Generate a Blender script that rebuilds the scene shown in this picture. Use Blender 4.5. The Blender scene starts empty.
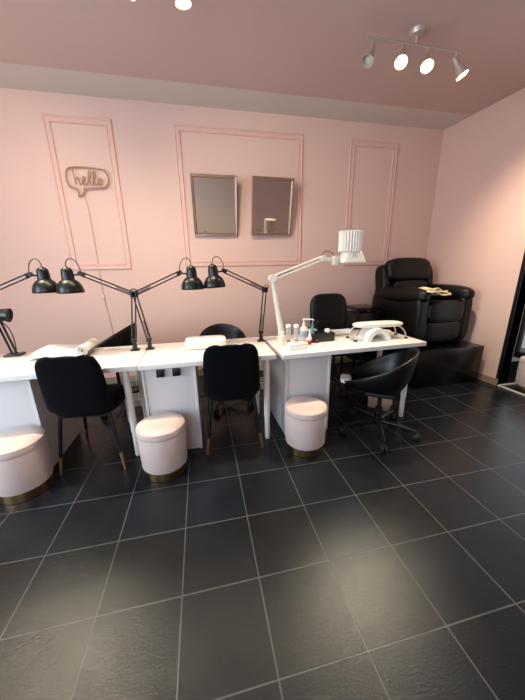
import bpy, bmesh, math, random
from mathutils import Vector, Matrix, Quaternion
random.seed(4)
T = 1/3                                   # one floor tile = 0.333 m; room coordinates below are written in tiles
C = bpy.context.scene.collection
PI = math.pi
def R(a): return math.radians(a)
def tv(x, y, z=0): return Vector((x*T, y*T, z*T))

# ------------------------------------------------------------------ materials
def lin(c):
    return tuple(((v/255)/12.92 if v/255 <= .04045 else ((v/255+.055)/1.055)**2.4) for v in c)
def mat(name, rgb, rough=.5, metal=0, var=.06, scale=9, bump=0, bscale=120, spec=.5, sheen=0, emit=None, estr=0,
        trans=0, coat=0, ior=1.45, stretch=None, alpha=1):
    m = bpy.data.materials.new(name); m.use_nodes = True
    nt = m.node_tree; b = nt.nodes['Principled BSDF']
    L = nt.links.new
    col = lin(rgb)
    tc = nt.nodes.new('ShaderNodeTexCoord')
    src = tc.outputs['Object']
    if stretch:
        mp = nt.nodes.new('ShaderNodeMapping'); mp.inputs['Scale'].default_value = stretch
        L(src, mp.inputs['Vector']); src = mp.outputs['Vector']
    nz = nt.nodes.new('ShaderNodeTexNoise'); nz.inputs['Scale'].default_value = scale; nz.inputs['Detail'].default_value = 4
    L(src, nz.inputs['Vector'])
    mx = nt.nodes.new('ShaderNodeMix'); mx.data_type = 'RGBA'
    mx.inputs[6].default_value = (*[max(0, v*(1-var)) for v in col], 1)
    mx.inputs[7].default_value = (*[min(1, v*(1+var)) for v in col], 1)
    L(nz.outputs['Fac'], mx.inputs[0]); L(mx.outputs[2], b.inputs['Base Color'])
    b.inputs['Roughness'].default_value = rough; b.inputs['Metallic'].default_value = metal
    b.inputs['Specular IOR Level'].default_value = spec; b.inputs['IOR'].default_value = ior
    b.inputs['Sheen Weight'].default_value = sheen; b.inputs['Sheen Roughness'].default_value = .4
    b.inputs['Transmission Weight'].default_value = trans; b.inputs['Coat Weight'].default_value = coat
    b.inputs['Coat Roughness'].default_value = .08
    b.inputs['Alpha'].default_value = alpha
    if emit:
        b.inputs['Emission Color'].default_value = (*lin(emit), 1); b.inputs['Emission Strength'].default_value = estr
    if bump:
        n2 = nt.nodes.new('ShaderNodeTexNoise'); n2.inputs['Scale'].default_value = bscale; n2.inputs['Detail'].default_value = 3
        L(src, n2.inputs['Vector'])
        bp = nt.nodes.new('ShaderNodeBump'); bp.inputs['Strength'].default_value = bump; bp.inputs['Distance'].default_value = .004
        L(n2.outputs['Fac'], bp.inputs['Height']); L(bp.outputs['Normal'], b.inputs['Normal'])
    return m

def floor_mat():
    m = bpy.data.materials.new('slate_tiles'); m.use_nodes = True
    nt = m.node_tree; b = nt.nodes['Principled BSDF']; L = nt.links.new; N = nt.nodes.new
    tc = N('ShaderNodeTexCoord')
    br = N('ShaderNodeTexBrick'); br.offset = 0; br.squash = 1; br.offset_frequency = 1; br.squash_frequency = 1
    br.inputs['Scale'].default_value = 1; br.inputs['Brick Width'].default_value = T; br.inputs['Row Height'].default_value = T
    br.inputs['Mortar Size'].default_value = .0032; br.inputs['Mortar Smooth'].default_value = .25; br.inputs['Bias'].default_value = 0
    br.inputs['Color1'].default_value = (*lin((25, 29, 35)), 1); br.inputs['Color2'].default_value = (*lin((27, 27, 28)), 1)
    br.inputs['Mortar'].default_value = (*lin((78, 78, 78)), 1)
    L(tc.outputs['Object'], br.inputs['Vector'])
    cl = N('ShaderNodeTexNoise'); cl.inputs['Scale'].default_value = 3.1; cl.inputs['Detail'].default_value = 6; cl.inputs['Roughness'].default_value = .6
    L(tc.outputs['Object'], cl.inputs['Vector'])
    rp = N('ShaderNodeMapRange'); rp.inputs[1].default_value = .3; rp.inputs[2].default_value = .7; rp.inputs[3].default_value = .78; rp.inputs[4].default_value = 1.2
    L(cl.outputs['Fac'], rp.inputs[0])
    mx = N('ShaderNodeMix'); mx.data_type = 'RGBA'; mx.blend_type = 'MULTIPLY'; mx.inputs[0].default_value = 1
    L(br.outputs['Color'], mx.inputs[6]); L(rp.outputs[0], mx.inputs[7]); L(mx.outputs[2], b.inputs['Base Color'])
    # cleft slate relief: drawn-out noise, plus the sunken grout
    mp = N('ShaderNodeMapping'); mp.inputs['Rotation'].default_value = (0, 0, .7); mp.inputs['Scale'].default_value = (1, 2.6, 1)
    L(tc.outputs['Object'], mp.inputs['Vector'])
    n1 = N('ShaderNodeTexNoise'); n1.inputs['Scale'].default_value = 60; n1.inputs['Detail'].default_value = 9; n1.inputs['Roughness'].default_value = .7
    n1.inputs['Distortion'].default_value = .8
    L(mp.outputs['Vector'], n1.inputs['Vector'])
    b1 = N('ShaderNodeBump'); b1.inputs['Strength'].default_value = .26; b1.inputs['Distance'].default_value = .004
    L(n1.outputs['Fac'], b1.inputs['Height'])
    b2 = N('ShaderNodeBump'); b2.inputs['Strength'].default_value = .6; b2.inputs['Distance'].default_value = .003; b2.invert = True
    L(br.outputs['Fac'], b2.inputs['Height']); L(b1.outputs['Normal'], b2.inputs['Normal']); L(b2.outputs['Normal'], b.inputs['Normal'])
    rr = N('ShaderNodeMapRange'); rr.inputs[3].default_value = .14; rr.inputs[4].default_value = .26
    L(n1.outputs['Fac'], rr.inputs[0]); L(rr.outputs[0], b.inputs['Roughness'])
    b.inputs['Specular IOR Level'].default_value = .24
    return m

M = {}
M['floor'] = floor_mat()
M['wall'] = mat('pink_wall_paint', (226, 189, 177), .75, var=.025, scale=2.2, bump=.12, bscale=260)
M['trim'] = mat('pink_trim_paint', (226, 184, 172), .5, var=.02)
M['ceiling'] = mat('ceiling_paint', (206, 180, 174), .38, var=.02, scale=1.5, bump=.05, bscale=300)
M['daylight_tint'] = mat('painted_daylight_tint', (214, 208, 198), .5, var=.03)  # paler ceiling tone: daylight mixing with lamp light, painted in as colour
M['farwall'] = mat('dull_pink_paint', (226, 204, 192), .8, var=.03)
M['base_tile'] = mat('beige_baseboard_tile', (150, 132, 112), .4, var=.12, scale=14)
M['strip'] = mat('white_metal_strip', (205, 200, 192), .35, var=.04)
M['white'] = mat('white_laminate', (228, 222, 216), .28, var=.015, scale=4)
M['panel'] = mat('white_board', (208, 203, 202), .45, var=.015, scale=4)
M['legs'] = mat('white_steel', (226, 218, 208), .35, var=.02)
M['black_velvet'] = mat('black_velvet', (8, 8, 12), .95, var=.25, scale=14, bump=.15, bscale=400, sheen=.04, spec=.1)
M['black_steel'] = mat('black_steel', (9, 9, 10), .35, var=.1)
M['gold'] = mat('brushed_gold', (206, 160, 108), .32, 1, var=.08, scale=30, stretch=(1, 1, .1))
M['brass'] = mat('dull_brass', (168, 140, 96), .3, 1, var=.12, scale=40, stretch=(1, 1, .08))
M['pink_velvet'] = mat('blush_velvet', (206, 184, 176), .85, var=.07, scale=11, bump=.12, bscale=350, sheen=.35, spec=.25)
M['black_plastic'] = mat('black_plastic', (8, 8, 9), .38, var=.1)
M['caster'] = mat('caster_rubber', (26, 26, 28), .5, var=.15)
M['leather'] = mat('black_leather', (9, 7, 7), .42, var=.2, scale=7, bump=.35, bscale=70, spec=.35)
M['platform'] = mat('black_gloss_board', (6, 5, 5), .25, var=.15)
M['lamp_black'] = mat('black_lacquer', (18, 19, 19), .33, var=.08)
M['lamp_inner'] = mat('white_enamel', (225, 222, 215), .4, var=.02)
M['white_lamp'] = mat('white_lamp_enamel', (226, 220, 210), .35, var=.03)
M['pleat'] = mat('white_pleated_plastic', (232, 226, 218), .4, var=.03)
M['chrome'] = mat('chrome', (190, 186, 182), .16, 1, var=.05)
M['satin_nickel'] = mat('satin_nickel', (206, 192, 180), .42, .55, var=.06)
M['bulb'] = mat('lit_halogen', (255, 240, 200), .3, emit=(255, 222, 160), estr=14)
M['bulb_off'] = mat('frosted_bulb', (210, 206, 196), .3)
M['mirror'] = mat('mirror_glass', (212, 208, 204), .02, 1, var=0)
M['mirror_frame'] = mat('champagne_frame', (196, 172, 158), .2, .9, var=.06)
M['tube'] = mat('gold_tubing', (170, 128, 92), .45, .0, var=.06)
M['acrylic'] = mat('clear_acrylic', (250, 246, 240), .05, var=0, alpha=.05)
M['cord_clear'] = mat('pale_cord', (196, 160, 148), .5)
M['cord_black'] = mat('black_cord', (14, 14, 14), .5)
M['towel'] = mat('white_terry', (232, 228, 222), .95, var=.04, scale=20, bump=.5, bscale=240, spec=.1)
M['cream'] = mat('cream_terry', (226, 208, 166), .95, var=.06, scale=20, bump=.5, bscale=200, spec=.1)
M['grey_paper'] = mat('grey_paper_core', (128, 122, 112), .9, var=.3, scale=60, stretch=(8, 1, 8))
M['pad'] = mat('white_leatherette', (236, 230, 218), .38, var=.02)
M['plastic_w'] = mat('white_plastic', (234, 230, 226), .35, var=.02)
M['plastic_c'] = mat('cream_plastic', (226, 216, 194), .4, var=.03)
M['clear'] = mat('clear_plastic', (232, 236, 240), .08, var=0, alpha=.2)
M['label_blue'] = mat('pale_blue_label', (190, 206, 226), .4, var=.1, scale=40)
M['ink_blue'] = mat('blue_ink', (60, 92, 150), .5)
M['teal'] = mat('teal_plastic', (84, 150, 152), .3, var=.08)
M['yellow'] = mat('yellow_varnish', (224, 176, 50), .2)
M['red'] = mat('red_varnish', (168, 34, 40), .2)
M['plum'] = mat('plum_varnish', (96, 42, 70), .2)
M['dark'] = mat('dark_interior', (46, 42, 40), .6)
M['organizer'] = mat('charcoal_plastic', (40, 40, 40), .35, var=.08)
M['bin'] = mat('beige_plastic', (196, 160, 138), .55, var=.04)
M['wire'] = mat('white_wire', (214, 212, 208), .35, var=.03)
M['black_frame'] = mat('black_door_paint', (9, 9, 10), .5, var=.1)
M['glass'] = mat('window_glass', (240, 246, 245), .02, var=0, alpha=.1)

# ------------------------------------------------------------------ mesh helpers
def frame_for(d):
    d = d.normalized()
    a = Vector((0, 0, 1)) if abs(d.z) < .9 else Vector((1, 0, 0))
    u = d.cross(a).normalized(); v = d.cross(u).normalized()
    return u, v
class MB:
    def __init__(s): s.bm = bmesh.new()
    def box(s, c, size, bev=0, rot=None, seg=2):
        g = bmesh.ops.create_cube(s.bm, size=1)
        vs = g['verts']
        mtx = Matrix.Translation(Vector(c)) @ (rot.to_4x4() if rot else Matrix.Identity(4)) @ Matrix.Diagonal((*size, 1))
        bmesh.ops.transform(s.bm, matrix=mtx, verts=vs)
        if bev:
            es = list({e for v in vs for e in v.link_edges})
            bmesh.ops.bevel(s.bm, geom=es, offset=bev, segments=seg, affect='EDGES', profile=.6)
        return s
    def cushion(s, c, size, e=4.5, n=10, rot=None, dent=0):
        # superellipsoid block: a puffy rounded box
        idx = {}; fs = []
        def vert(p):
            k = tuple(round(q, 5) for q in p)
            if k not in idx:
                x, y, z = p
                m = (abs(x)**e+abs(y)**e+abs(z)**e)**(1/e)
                q = Vector((x/m*size[0]/2, y/m*size[1]/2, z/m*size[2]/2))
                if dent and q.z > 0: q.z -= dent*max(0, 1-(x*x+y*y)*1.1)
                if rot: q = rot @ q
                idx[k] = s.bm.verts.new(q+Vector(c))
            return idx[k]
        def face(ax, sg):
            for i in range(n):
                for j in range(n):
                    q = []
                    for (a, b) in ((i, j), (i+1, j), (i+1, j+1), (i, j+1)):
                        u = math.tan((2*a/n-1)*PI/4); v = math.tan((2*b/n-1)*PI/4)
                        p = [0, 0, 0]; p[ax] = sg; p[(ax+1) % 3] = u; p[(ax+2) % 3] = v
                        q.append(vert(p))
                    if sg < 0: q.reverse()
                    fs.append(s.bm.faces.new(q))
        for ax in range(3):
            for sg in (-1, 1): face(ax, sg)
        return s
    def tube(s, pts, r, seg=8, closed=False, cap=True):
        pts = [Vector(p) for p in pts]; n = len(pts)
        rs = r if isinstance(r, (list, tuple)) else [r]*n
        rings = []; u = None
        for i, p in enumerate(pts):
            if closed: d = pts[(i+1) % n]-pts[i-1]
            else: d = pts[min(i+1, n-1)]-pts[max(i-1, 0)]
            d.normalize()
            if u is None: u, _ = frame_for(d)
            u = (u-d*u.dot(d)).normalized(); v = d.cross(u)
            rings.append([s.bm.verts.new(p+(u*math.cos(2*PI*k/seg)+v*math.sin(2*PI*k/seg))*rs[i]) for k in range(seg)])
        for i in range(n if closed else n-1):
            a, b = rings[i], rings[(i+1) % n]
            for k in range(seg): s.bm.faces.new((a[k], a[(k+1) % seg], b[(k+1) % seg], b[k]))
        if cap and not closed:
            s.bm.faces.new(list(reversed(rings[0]))); s.bm.faces.new(rings[-1])
        return s
    def cyl(s, p0, p1, r0, r1=None, seg=20): return s.tube([p0, p1], [r0, r0 if r1 is None else r1], seg)
    def lathe(s, prof, c=(0, 0, 0), seg=32, rot=None):
        rings = []
        for (r, z) in prof:
            ring = []
            for k in range(seg if r > 1e-6 else 1):
                q = Vector((r*math.cos(2*PI*k/seg), r*math.sin(2*PI*k/seg), z))
                if rot: q = rot @ q
                ring.append(s.bm.verts.new(q+Vector(c)))
            rings.append(ring)
        for a, b in zip(rings, rings[1:]):
            for k in range(seg):
                k2 = (k+1) % seg
                if len(a) == 1 and len(b) == 1: continue
                if len(a) == 1: s.bm.faces.new((a[0], b[k2], b[k]))
                elif len(b) == 1: s.bm.faces.new((a[k], a[k2], b[0]))
                else: s.bm.faces.new((a[k], a[k2], b[k2], b[k]))
        return s
    def grid(s, f, nu, nv, closeu=False):
        vs = [[s.bm.verts.new(f(i/nu, j/nv)) for j in range(nv+1)] for i in range(nu if closeu else nu+1)]
        for i in range(nu):
            for j in range(nv):
                i2 = (i+1) % nu if closeu else i+1
                s.bm.faces.new((vs[i][j], vs[i2][j], vs[i2][j+1], vs[i][j+1]))
        return s
    def prism(s, outline, z0, z1):
        a = [s.bm.verts.new((x, y, z0)) for x, y in outline]; b = [s.bm.verts.new((x, y, z1)) for x, y in outline]
        n = len(outline)
        for k in range(n): s.bm.faces.new((a[k], a[(k+1) % n], b[(k+1) % n], b[k]))
        s.bm.faces.new(list(reversed(a))); s.bm.faces.new(b)
        return s
    def xform(s, m):
        bmesh.ops.transform(s.bm, matrix=m, verts=s.bm.verts); return s
    def build(s, name, m, parent=None, smooth=True, angle=40, label=None, loc=None):
        bmesh.ops.recalc_face_normals(s.bm, faces=s.bm.faces)
        me = bpy.data.meshes.new(name); s.bm.to_mesh(me); s.bm.free()
        me.materials.append(m)
        if smooth:
            me.polygons.foreach_set('use_smooth', [True]*len(me.polygons))
            try: me.set_sharp_from_angle(angle=R(angle))
            except Exception: pass
        o = bpy.data.objects.new(name, me); C.objects.link(o)
        if parent: o.parent = parent
        if loc is not None: o.location = loc
        if label: o['label'] = label
        return o
def tag(o, label, cat, group=None):
    o['label'] = label; o['category'] = cat
    if group: o['group'] = group
    return o
def thing(name, label, cat, loc=(0, 0, 0), rz=0, group=None):
    o = bpy.data.objects.new(name, None); C.objects.link(o)
    o.empty_display_size = .1
    o.location = loc; o.rotation_euler = (0, 0, rz)
    return tag(o, label, cat, group)
def copy_tree(o, parent=None):
    c = o.copy(); C.objects.link(c); c.parent = parent
    for ch in [q for q in o.children]: copy_tree(ch, c)
    return c
def struct(name, mb, m, parent=None, smooth=False):
    o = mb.build(name, m, parent, smooth)
    if not parent: o['kind'] = 'structure'
    return o
def arc(c, r, a0, a1, n, ax=0, ay=2):
    out = []
    for i in range(n+1):
        a = a0+(a1-a0)*i/n; p = list(c); p[ax] += r*math.cos(a); p[ay] += r*math.sin(a); out.append(p)
    return out
def bez(p0, p1, p2, p3, n=14):
    p0, p1, p2, p3 = map(Vector, (p0, p1, p2, p3)); o = []
    for i in range(n+1):
        t = i/n; o.append(p0*(1-t)**3+p1*3*t*(1-t)**2+p2*3*t*t*(1-t)+p3*t**3)
    return o
def smooth_path(pts, n=6):
    P = [Vector(p) for p in pts]; out = []
    for i in range(len(P)-1):
        a = P[max(i-1, 0)]; b = P[i]; c = P[i+1]; d = P[min(i+2, len(P)-1)]
        for k in range(n):
            t = k/n
            out.append(.5*((2*b)+(c-a)*t+(2*a-5*b+4*c-d)*t*t+(3*b-a-3*c+d)*t**3))
    out.append(P[-1]); return out

# ------------------------------------------------------------------ room shell (tiles)
YB = 5.95; ZC = 8.92; XL = -7.5; YF = -10
XR0, XR1 = 10.93, 11.24                    # right wall: at the corner, at the doorway
def wbox(x0, x1, y0, y1, z0, z1, mb=None):
    mb = mb or MB()
    return mb.box(((x0+x1)/2*T, (y0+y1)/2*T, (z0+z1)/2*T), ((x1-x0)*T, (y1-y0)*T, (z1-z0)*T))
struct('floor', wbox(XL-.5, 17, YF-.5, YB+.5, -.3, 0), M['floor'])
struct('ceiling', wbox(XL-.5, 17, YF-.5, YB+.5, ZC, ZC+.3), M['ceiling'])
struct('wall_back', wbox(XL-.5, 12.2, YB, YB+.4, 0, ZC), M['wall'])
def skew_wall(y0, y1, x0, x1, th=.35, z0=0, z1=ZC):
    mb = MB()
    mb.prism([(x0*T, y0*T), (x1*T, y1*T), ((x1+th)*T, y1*T), ((x0+th)*T, y0*T)], z0*T, z1*T); return mb
DY = 2.26                                  # the wall stops here and the doorway begins
struct('wall_right', skew_wall(YB, DY, XR0, XR1), M['wall'])
struct('wall_doorway', skew_wall(-1.6, YF, XR1+.1, XR1+.3), M['wall'])
struct('wall_over_door', skew_wall(DY, -1.6, XR1, XR1+.1, z0=7.0), M['wall'])
struct('wall_entry', wbox(11.2, 14.2, 5.0, 5.3, 0, ZC), M['farwall'])
struct('wall_front', wbox(1.0, 17, YF-.4, YF, 0, ZC), M['farwall'])
mbf = MB(); wbox(XL-.4, 1.0, YF-.4, YF, 0, 1.2, mbf); wbox(XL-.4, 1.0, YF-.4, YF, 7.8, ZC, mbf); wbox(XL-.4, XL+.6, YF-.4, YF, 1.2, 7.8, mbf)
struct('wall_shopfront', mbf, M['farwall'])
mbl = MB(); wbox(XL-.4, XL, YF, YB, 0, 2.2, mbl); wbox(XL-.4, XL, YF, YB, 7.6, ZC, mbl)
wbox(XL-.4, XL, YF, -7.5, 2.2, 7.6, mbl); wbox(XL-.4, XL, .5, YB, 2.2, 7.6, mbl)
struct('wall_left', mbl, M['wall'])
# far end of the entrance: dark sill, black glazing bars, daylight behind
mbx = MB(); wbox(14.2, 14.5, -2.5, 5.3, 0, .45, mbx); wbox(14.2, 14.5, -2.5, 5.3, 7.4, ZC, mbx)
struct('wall_entrance_end', mbx, M['black_frame'])
struct('wall_entrance_side', wbox(11.6, 14.5, -2.9, -2.5, 0, ZC), M['farwall'])
def window(name, axis, pos, a0, a1, z0, z1, nu, nv, m, bar=.12):
    mb = MB()
    def bx(u0, u1, w0, w1):
        if axis == 'x': wbox(pos, pos+.2, u0, u1, w0, w1, mb)
        else: wbox(u0, u1, pos-.2, pos, w0, w1, mb)
    for i in range(nu+1):
        u = a0+(a1-a0)*i/nu; bx(u-bar/2, u+bar/2, z0, z1)
    for j in range(nv+1):
        w = z0+(z1-z0)*j/nv; bx(a0, a1, w-bar/2, w+bar/2)
    f = struct(name, mb, m)
    g = MB()
    if axis == 'x': wbox(pos+.08, pos+.11, a0, a1, z0, z1, g)
    else: wbox(a0, a1, pos-.11, pos-.08, z0, z1, g)
    struct('pane', g, M['glass'], f)
    return f
window('window_1', 'x', XL-.3, -7.5, .5, 2.2, 7.6, 3, 1, M['strip'])
window('window_2', 'y', YF-.1, XL+.6, 1.0, 1.2, 7.8, 3, 1, M['black_frame'])
window('window_3', 'x', 14.25, -2.5, 5.0, .45, 7.4, 8, 4, M['black_frame'], .09)
# black door lining where the right wall ends
mbd = MB()
wbox(XR1-.01, 11.58, DY+.0, DY+.36, 0, ZC, mbd); wbox(11.58, 12.2, DY+.0, DY+.36, 0, .85, mbd)
struct('door_1', mbd, M['black_frame'])
mbt = MB()
mbt.prism([((XR1-.02)*T, DY*T), ((XR1+.1-.02)*T, -1.6*T), ((XR1+.17)*T, -1.6*T), ((XR1+.06)*T, DY*T)], 0, .012)
wbox(XR1, 12.2, DY-.07, DY, 0, .05, mbt)
struct('trim_4', mbt, M['strip'])
struct('baseboard_right', skew_wall(YB, DY+.02, XR0-.04, XR1-.04, .04, 0, .24), M['base_tile'])
struct('baseboard_back', wbox(XL, XR0, YB-.04, YB, 0, .24), M['base_tile'])
struct('painted_daylight_band', wbox(XL, XR0, 4.85, YB, ZC-.003, ZC+.1), M['daylight_tint'])  # thin strip added to carry the painted daylight along the back wall
# raised moulding panels on the back wall
def moulding(name, x0, x1, z0, z1):
    prof = [(0, 0), (0, .010), (.006, .016), (.014, .016), (.019, .009), (.046, .009), (.050, .014), (.058, .014), (.062, .006), (.062, 0)]
    mb = MB(); cor = []
    for (cx, cz, sx, sz) in ((x0, z0, 1, 1), (x1, z0, -1, 1), (x1, z1, -1, -1), (x0, z1, 1, -1)):
        cor.append([mb.bm.verts.new((cx*T+sx*d, YB*T-h, cz*T+sz*d)) for d, h in prof])
    for i in range(4):
        a, b = cor[i], cor[(i+1) % 4]
        for k in range(len(prof)-1): mb.bm.faces.new((a[k], b[k], b[k+1], a[k+1]))
    struct(name, mb, M['trim'])
moulding('trim_1', -2.56, -.72, 4.07, 8.38)
moulding('trim_2', 1.06, 5.34, 4.12, 8.40)
moulding('trim_3', 7.12, 9.05, 4.07, 8.36)

# ------------------------------------------------------------------ desks and drawer units
ZD = 2.2*T; TH = .034
def make_desk(label, x0, x1, y0, y1, rz, legs):
    d = thing('desk', label, 'desk', tv(x0, y0), rz, 'white salon desks')
    w, dp = (x1-x0)*T, (y1-y0)*T
    MB().box((w/2, dp/2, ZD-TH/2), (w, dp, TH), .003).build('desktop', M['white'], d)
    for lx, ly in legs:
        l = MB().lathe([(0, .20), (.0235, .20), (.0235, ZD-TH-.006), (.034, ZD-TH-.006), (.034, ZD-TH), (0, ZD-TH)], (lx, ly, 0), 20).build('leg', M['legs'], d)
        MB().lathe([(0, 0), (.018, 0), (.020, .01), (.0205, .205), (0, .205)], (lx, ly, 0), 20).build('leg_foot', M['legs'], l)
    return d
make_desk('white desk at the left edge, under a white paper towel roll', -3.48, .165, .90, 2.62, 0, [(1.115, .10), (1.115, .50), (.09, .10), (.09, .50)])
make_desk('white middle desk with two black knobs on the drawer unit under it', .185, 3.02, .88, 2.62, 0, [(.890, .09), (.890, .50)])
make_desk('white right-hand desk crowded with bottles and a nail drying lamp', 3.15, 6.86, .80, 2.62, R(2), [(1.185, .12), (1.185, .5)])
def drawer_unit(label, x0, x1, y0, y1, rz=0):
    d = thing('drawer_unit', label, 'drawer unit', tv(x0, y0), rz, 'white drawer units under the desks')
    w, dp, h = (x1-x0)*T, (y1-y0)*T, ZD-TH
    t = .016
    for sx in (t/2, w-t/2): MB().box((sx, dp/2, h/2), (t, dp, h), .0015).build('side_panel', M['panel'], d)
    MB().box((w/2, .010+t/2, h/2), (w-2*t, t, h-.004), .001).build('back_panel', M['panel'], d)
    MB().box((w/2, dp/2, h-t/2), (w-2*t, dp-.06, t)).build('top_panel', M['panel'], d)
    MB().box((w/2, dp/2, .05), (w-2*t, dp-.06, t)).build('bottom_panel', M['panel'], d)
    for k in range(5):
        dh = (h-.08)/5
        f = MB().box((w/2, dp-.012, .07+dh*(k+.5)), (w-2*t-.004, .018, dh-.005), .0015).build('drawer', M['panel'], d)
        MB().box((w/2, dp+.004, .07+dh*(k+.5)+dh*.3), (.12, .014, .008), .002).build('handle', M['legs'], f)
    return d
drawer_unit('white drawer unit behind the leftmost pink stool', -2.98, -1.83, 1.12, 2.56)
du = drawer_unit('white drawer unit with two square black knobs near its top', .19, 1.29, 1.09, 2.56)
for kx in (.126, .233):
    k = MB().box((kx, -.004+.010-.012, .645), (.052, .026, .052), .005).build('knob', M['black_plastic'], du, label='square black knob')
    MB().cyl((kx, -.018, .645), (kx, -.026, .645), .011, .009, 16).build('knob_button', M['black_steel'], k)
drawer_unit('white drawer unit under the bottle end of the right-hand desk', 3.31, 4.45, 1.12, 2.56, R(2))

# ------------------------------------------------------------------ blush stools
def make_stool(label, x, y, s=1.0):
    st = thing('stool', label, 'stool', tv(x, y), 0, 'round blush velvet stools')
    r, h, hb = .149*s, .362*s, .062*s
    MB().lathe([(0, 0), (r*.93, 0), (r*.95, .003), (r*.95, hb), (0, hb)], seg=48).build('metal_base', M['brass'], st, label='dull gold metal base ring')
    MB().lathe([(0, hb), (r*.97, hb), (r*1.0, hb+.006), (r*1.035, h*.6), (r*1.045, h-.062), (r*1.035, h-.056), (0, h-.056)], seg=48).build('upholstered_body', M['pink_velvet'], st)
    MB().lathe([(0, h-.055), (r*1.035, h-.055), (r*1.055, h-.048), (r*1.06, h-.03), (r*1.03, h-.010), (r*.94, h-.001), (r*.7, h+.006), (r*.4, h+.004), (0, h+.001)], seg=48).build('seat_cushion', M['pink_velvet'], st)
    return st
make_stool('round blush stool at the left edge beside the leftmost black chair', -2.04, .62, 1.0)
make_stool('round blush stool below the two square black knobs', .54, .57)
make_stool('round blush stool in front of the desk with the bottles', 3.62, .60)
make_stool('blush stool beyond the black doorway at the right edge', 11.90, 1.68, 1.0)

# ------------------------------------------------------------------ black velvet dining chairs
def shell_sheet(name, m, parent, prof, half, lift, nu=22, thick=.03, drop=0):
    """sheet along a side profile (y,z); half(t) half width, lift(t) how far the edges curl along the inside normal"""
    P = smooth_path([(0, y, z) for y, z in prof], 6); n = len(P)
    Nn = []
    for i in range(n):
        d = (P[min(i+1, n-1)]-P[max(i-1, 0)]).normalized()
        Nn.append(Vector((0, d.z, -d.y)))
    mb = MB()
    rows = []
    for i in range(n):
        t = i/(n-1); hw = half(t); lf = lift(t); row = []
        for j in range(nu+1):
            u = j/nu*2-1
            row.append(mb.bm.verts.new(P[i]+Vector((hw*math.sin(u*PI/2*.9)/math.sin(PI/2*.9), 0, 0))+Nn[i]*lf*abs(u)**2.4-Vector((0, 0, drop*abs(u)**2.5*max(0, (t-.6)/.4)))))
        rows.append(row)
    for i in range(n-1):
        for j in range(nu): mb.bm.faces.new((rows[i][j], rows[i][j+1], rows[i+1][j+1], rows[i+1][j]))
    o = mb.build(name, m, parent, angle=80)
    sm = o.modifiers.new('thickness', 'SOLIDIFY'); sm.thickness = thick; sm.offset = 0
    sb = o.modifiers.new('round', 'SUBSURF'); sb.levels = 1; sb.render_levels = 2
    return o
def make_dining_chair(label, x, y, rz):
    c = thing('dining_chair', label, 'chair', tv(x, y), rz, 'black velvet chairs in front of the desks')
    # back: rounded top corners by narrowing the half width near the top
    def hb(t):
        w = .196-.024*t
        if t < .16: w *= .78+.22*math.sqrt(1-((.16-t)/.16)**2)
        if t > .74: w *= .60+.40*math.sqrt(max(0, 1-((t-.74)/.26)**2))
        return w
    shell_sheet('backrest', M['black_velvet'], c, [(-.212, .466), (-.220, .51), (-.232, .60), (-.239, .70), (-.245, .79), (-.250, .850)],
                hb, lambda t: .055-.035*t, thick=.036, drop=.022)
    MB().cushion((0, .0, .452), (.40, .43, .085), 3.6, 12).build('seat', M['black_velvet'], c)
    fr = MB().box((0, -.02, .420), (.30, .28, .016), .004)
    fr.box((0, -.155, .412), (.33, .020, .016), .004); fr.box((0, .14, .412), (.33, .020, .016), .004)
    fr.build('seat_frame', M['black_steel'], c)
    for sx in (-1, 1):
        for (ty, fy) in ((-.155, -.20), (.14, .19)):
            a = Vector((sx*.155, ty, .43)); b = Vector((sx*.21, fy, 0))
            q = a.lerp(b, .70)
            l = MB().tube([a, q], [.0135, .0115], 12).build('leg', M['black_steel'], c)
            MB().tube([q, b], [.0118, .0085], 12).build('leg_tip', M['gold'], l, label='gold leg tip')
    return c
make_dining_chair('black velvet chair beside the stool at the left edge', -.88, 1.40, R(-5))
make_dining_chair('black velvet chair at the middle desk, right of the knobs', 2.05, 1.40, R(-2))

# ------------------------------------------------------------------ swivel chairs with a tub shell
def caster_set(root, Rb, a0, m_leg=None):
    for k in range(5):
        a = a0+2*PI*k/5; d = Vector((math.cos(a), math.sin(a), 0)); w = Vector((-d.y, d.x, 0))
        l = MB().tube([d*.02+Vector((0, 0, .098)), d*(Rb*.55)+Vector((0, 0, .094)), d*Rb+Vector((0, 0, .074))], [.021, .017, .013], 10).build('leg', M['black_steel'], root)
        c = MB()
        c.cyl(d*Rb+Vector((0, 0, .078)), d*Rb+Vector((0, 0, .045)), .009, .009, 10)
        for s in (-1, 1):
            p = d*(Rb+.010)+Vector((0, 0, .027))
            c.tube([p+w*s*.004, p+w*s*.007, p+w*s*.020, p+w*s*.024], [.020, .027, .027, .021], 18)
        c.box(d*(Rb+.006)+Vector((0, 0, .045)), (.03, .03, .012), .004, Matrix.Rotation(a, 3, 'Z'))
        c.build('caster', M['caster'], l)
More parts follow.
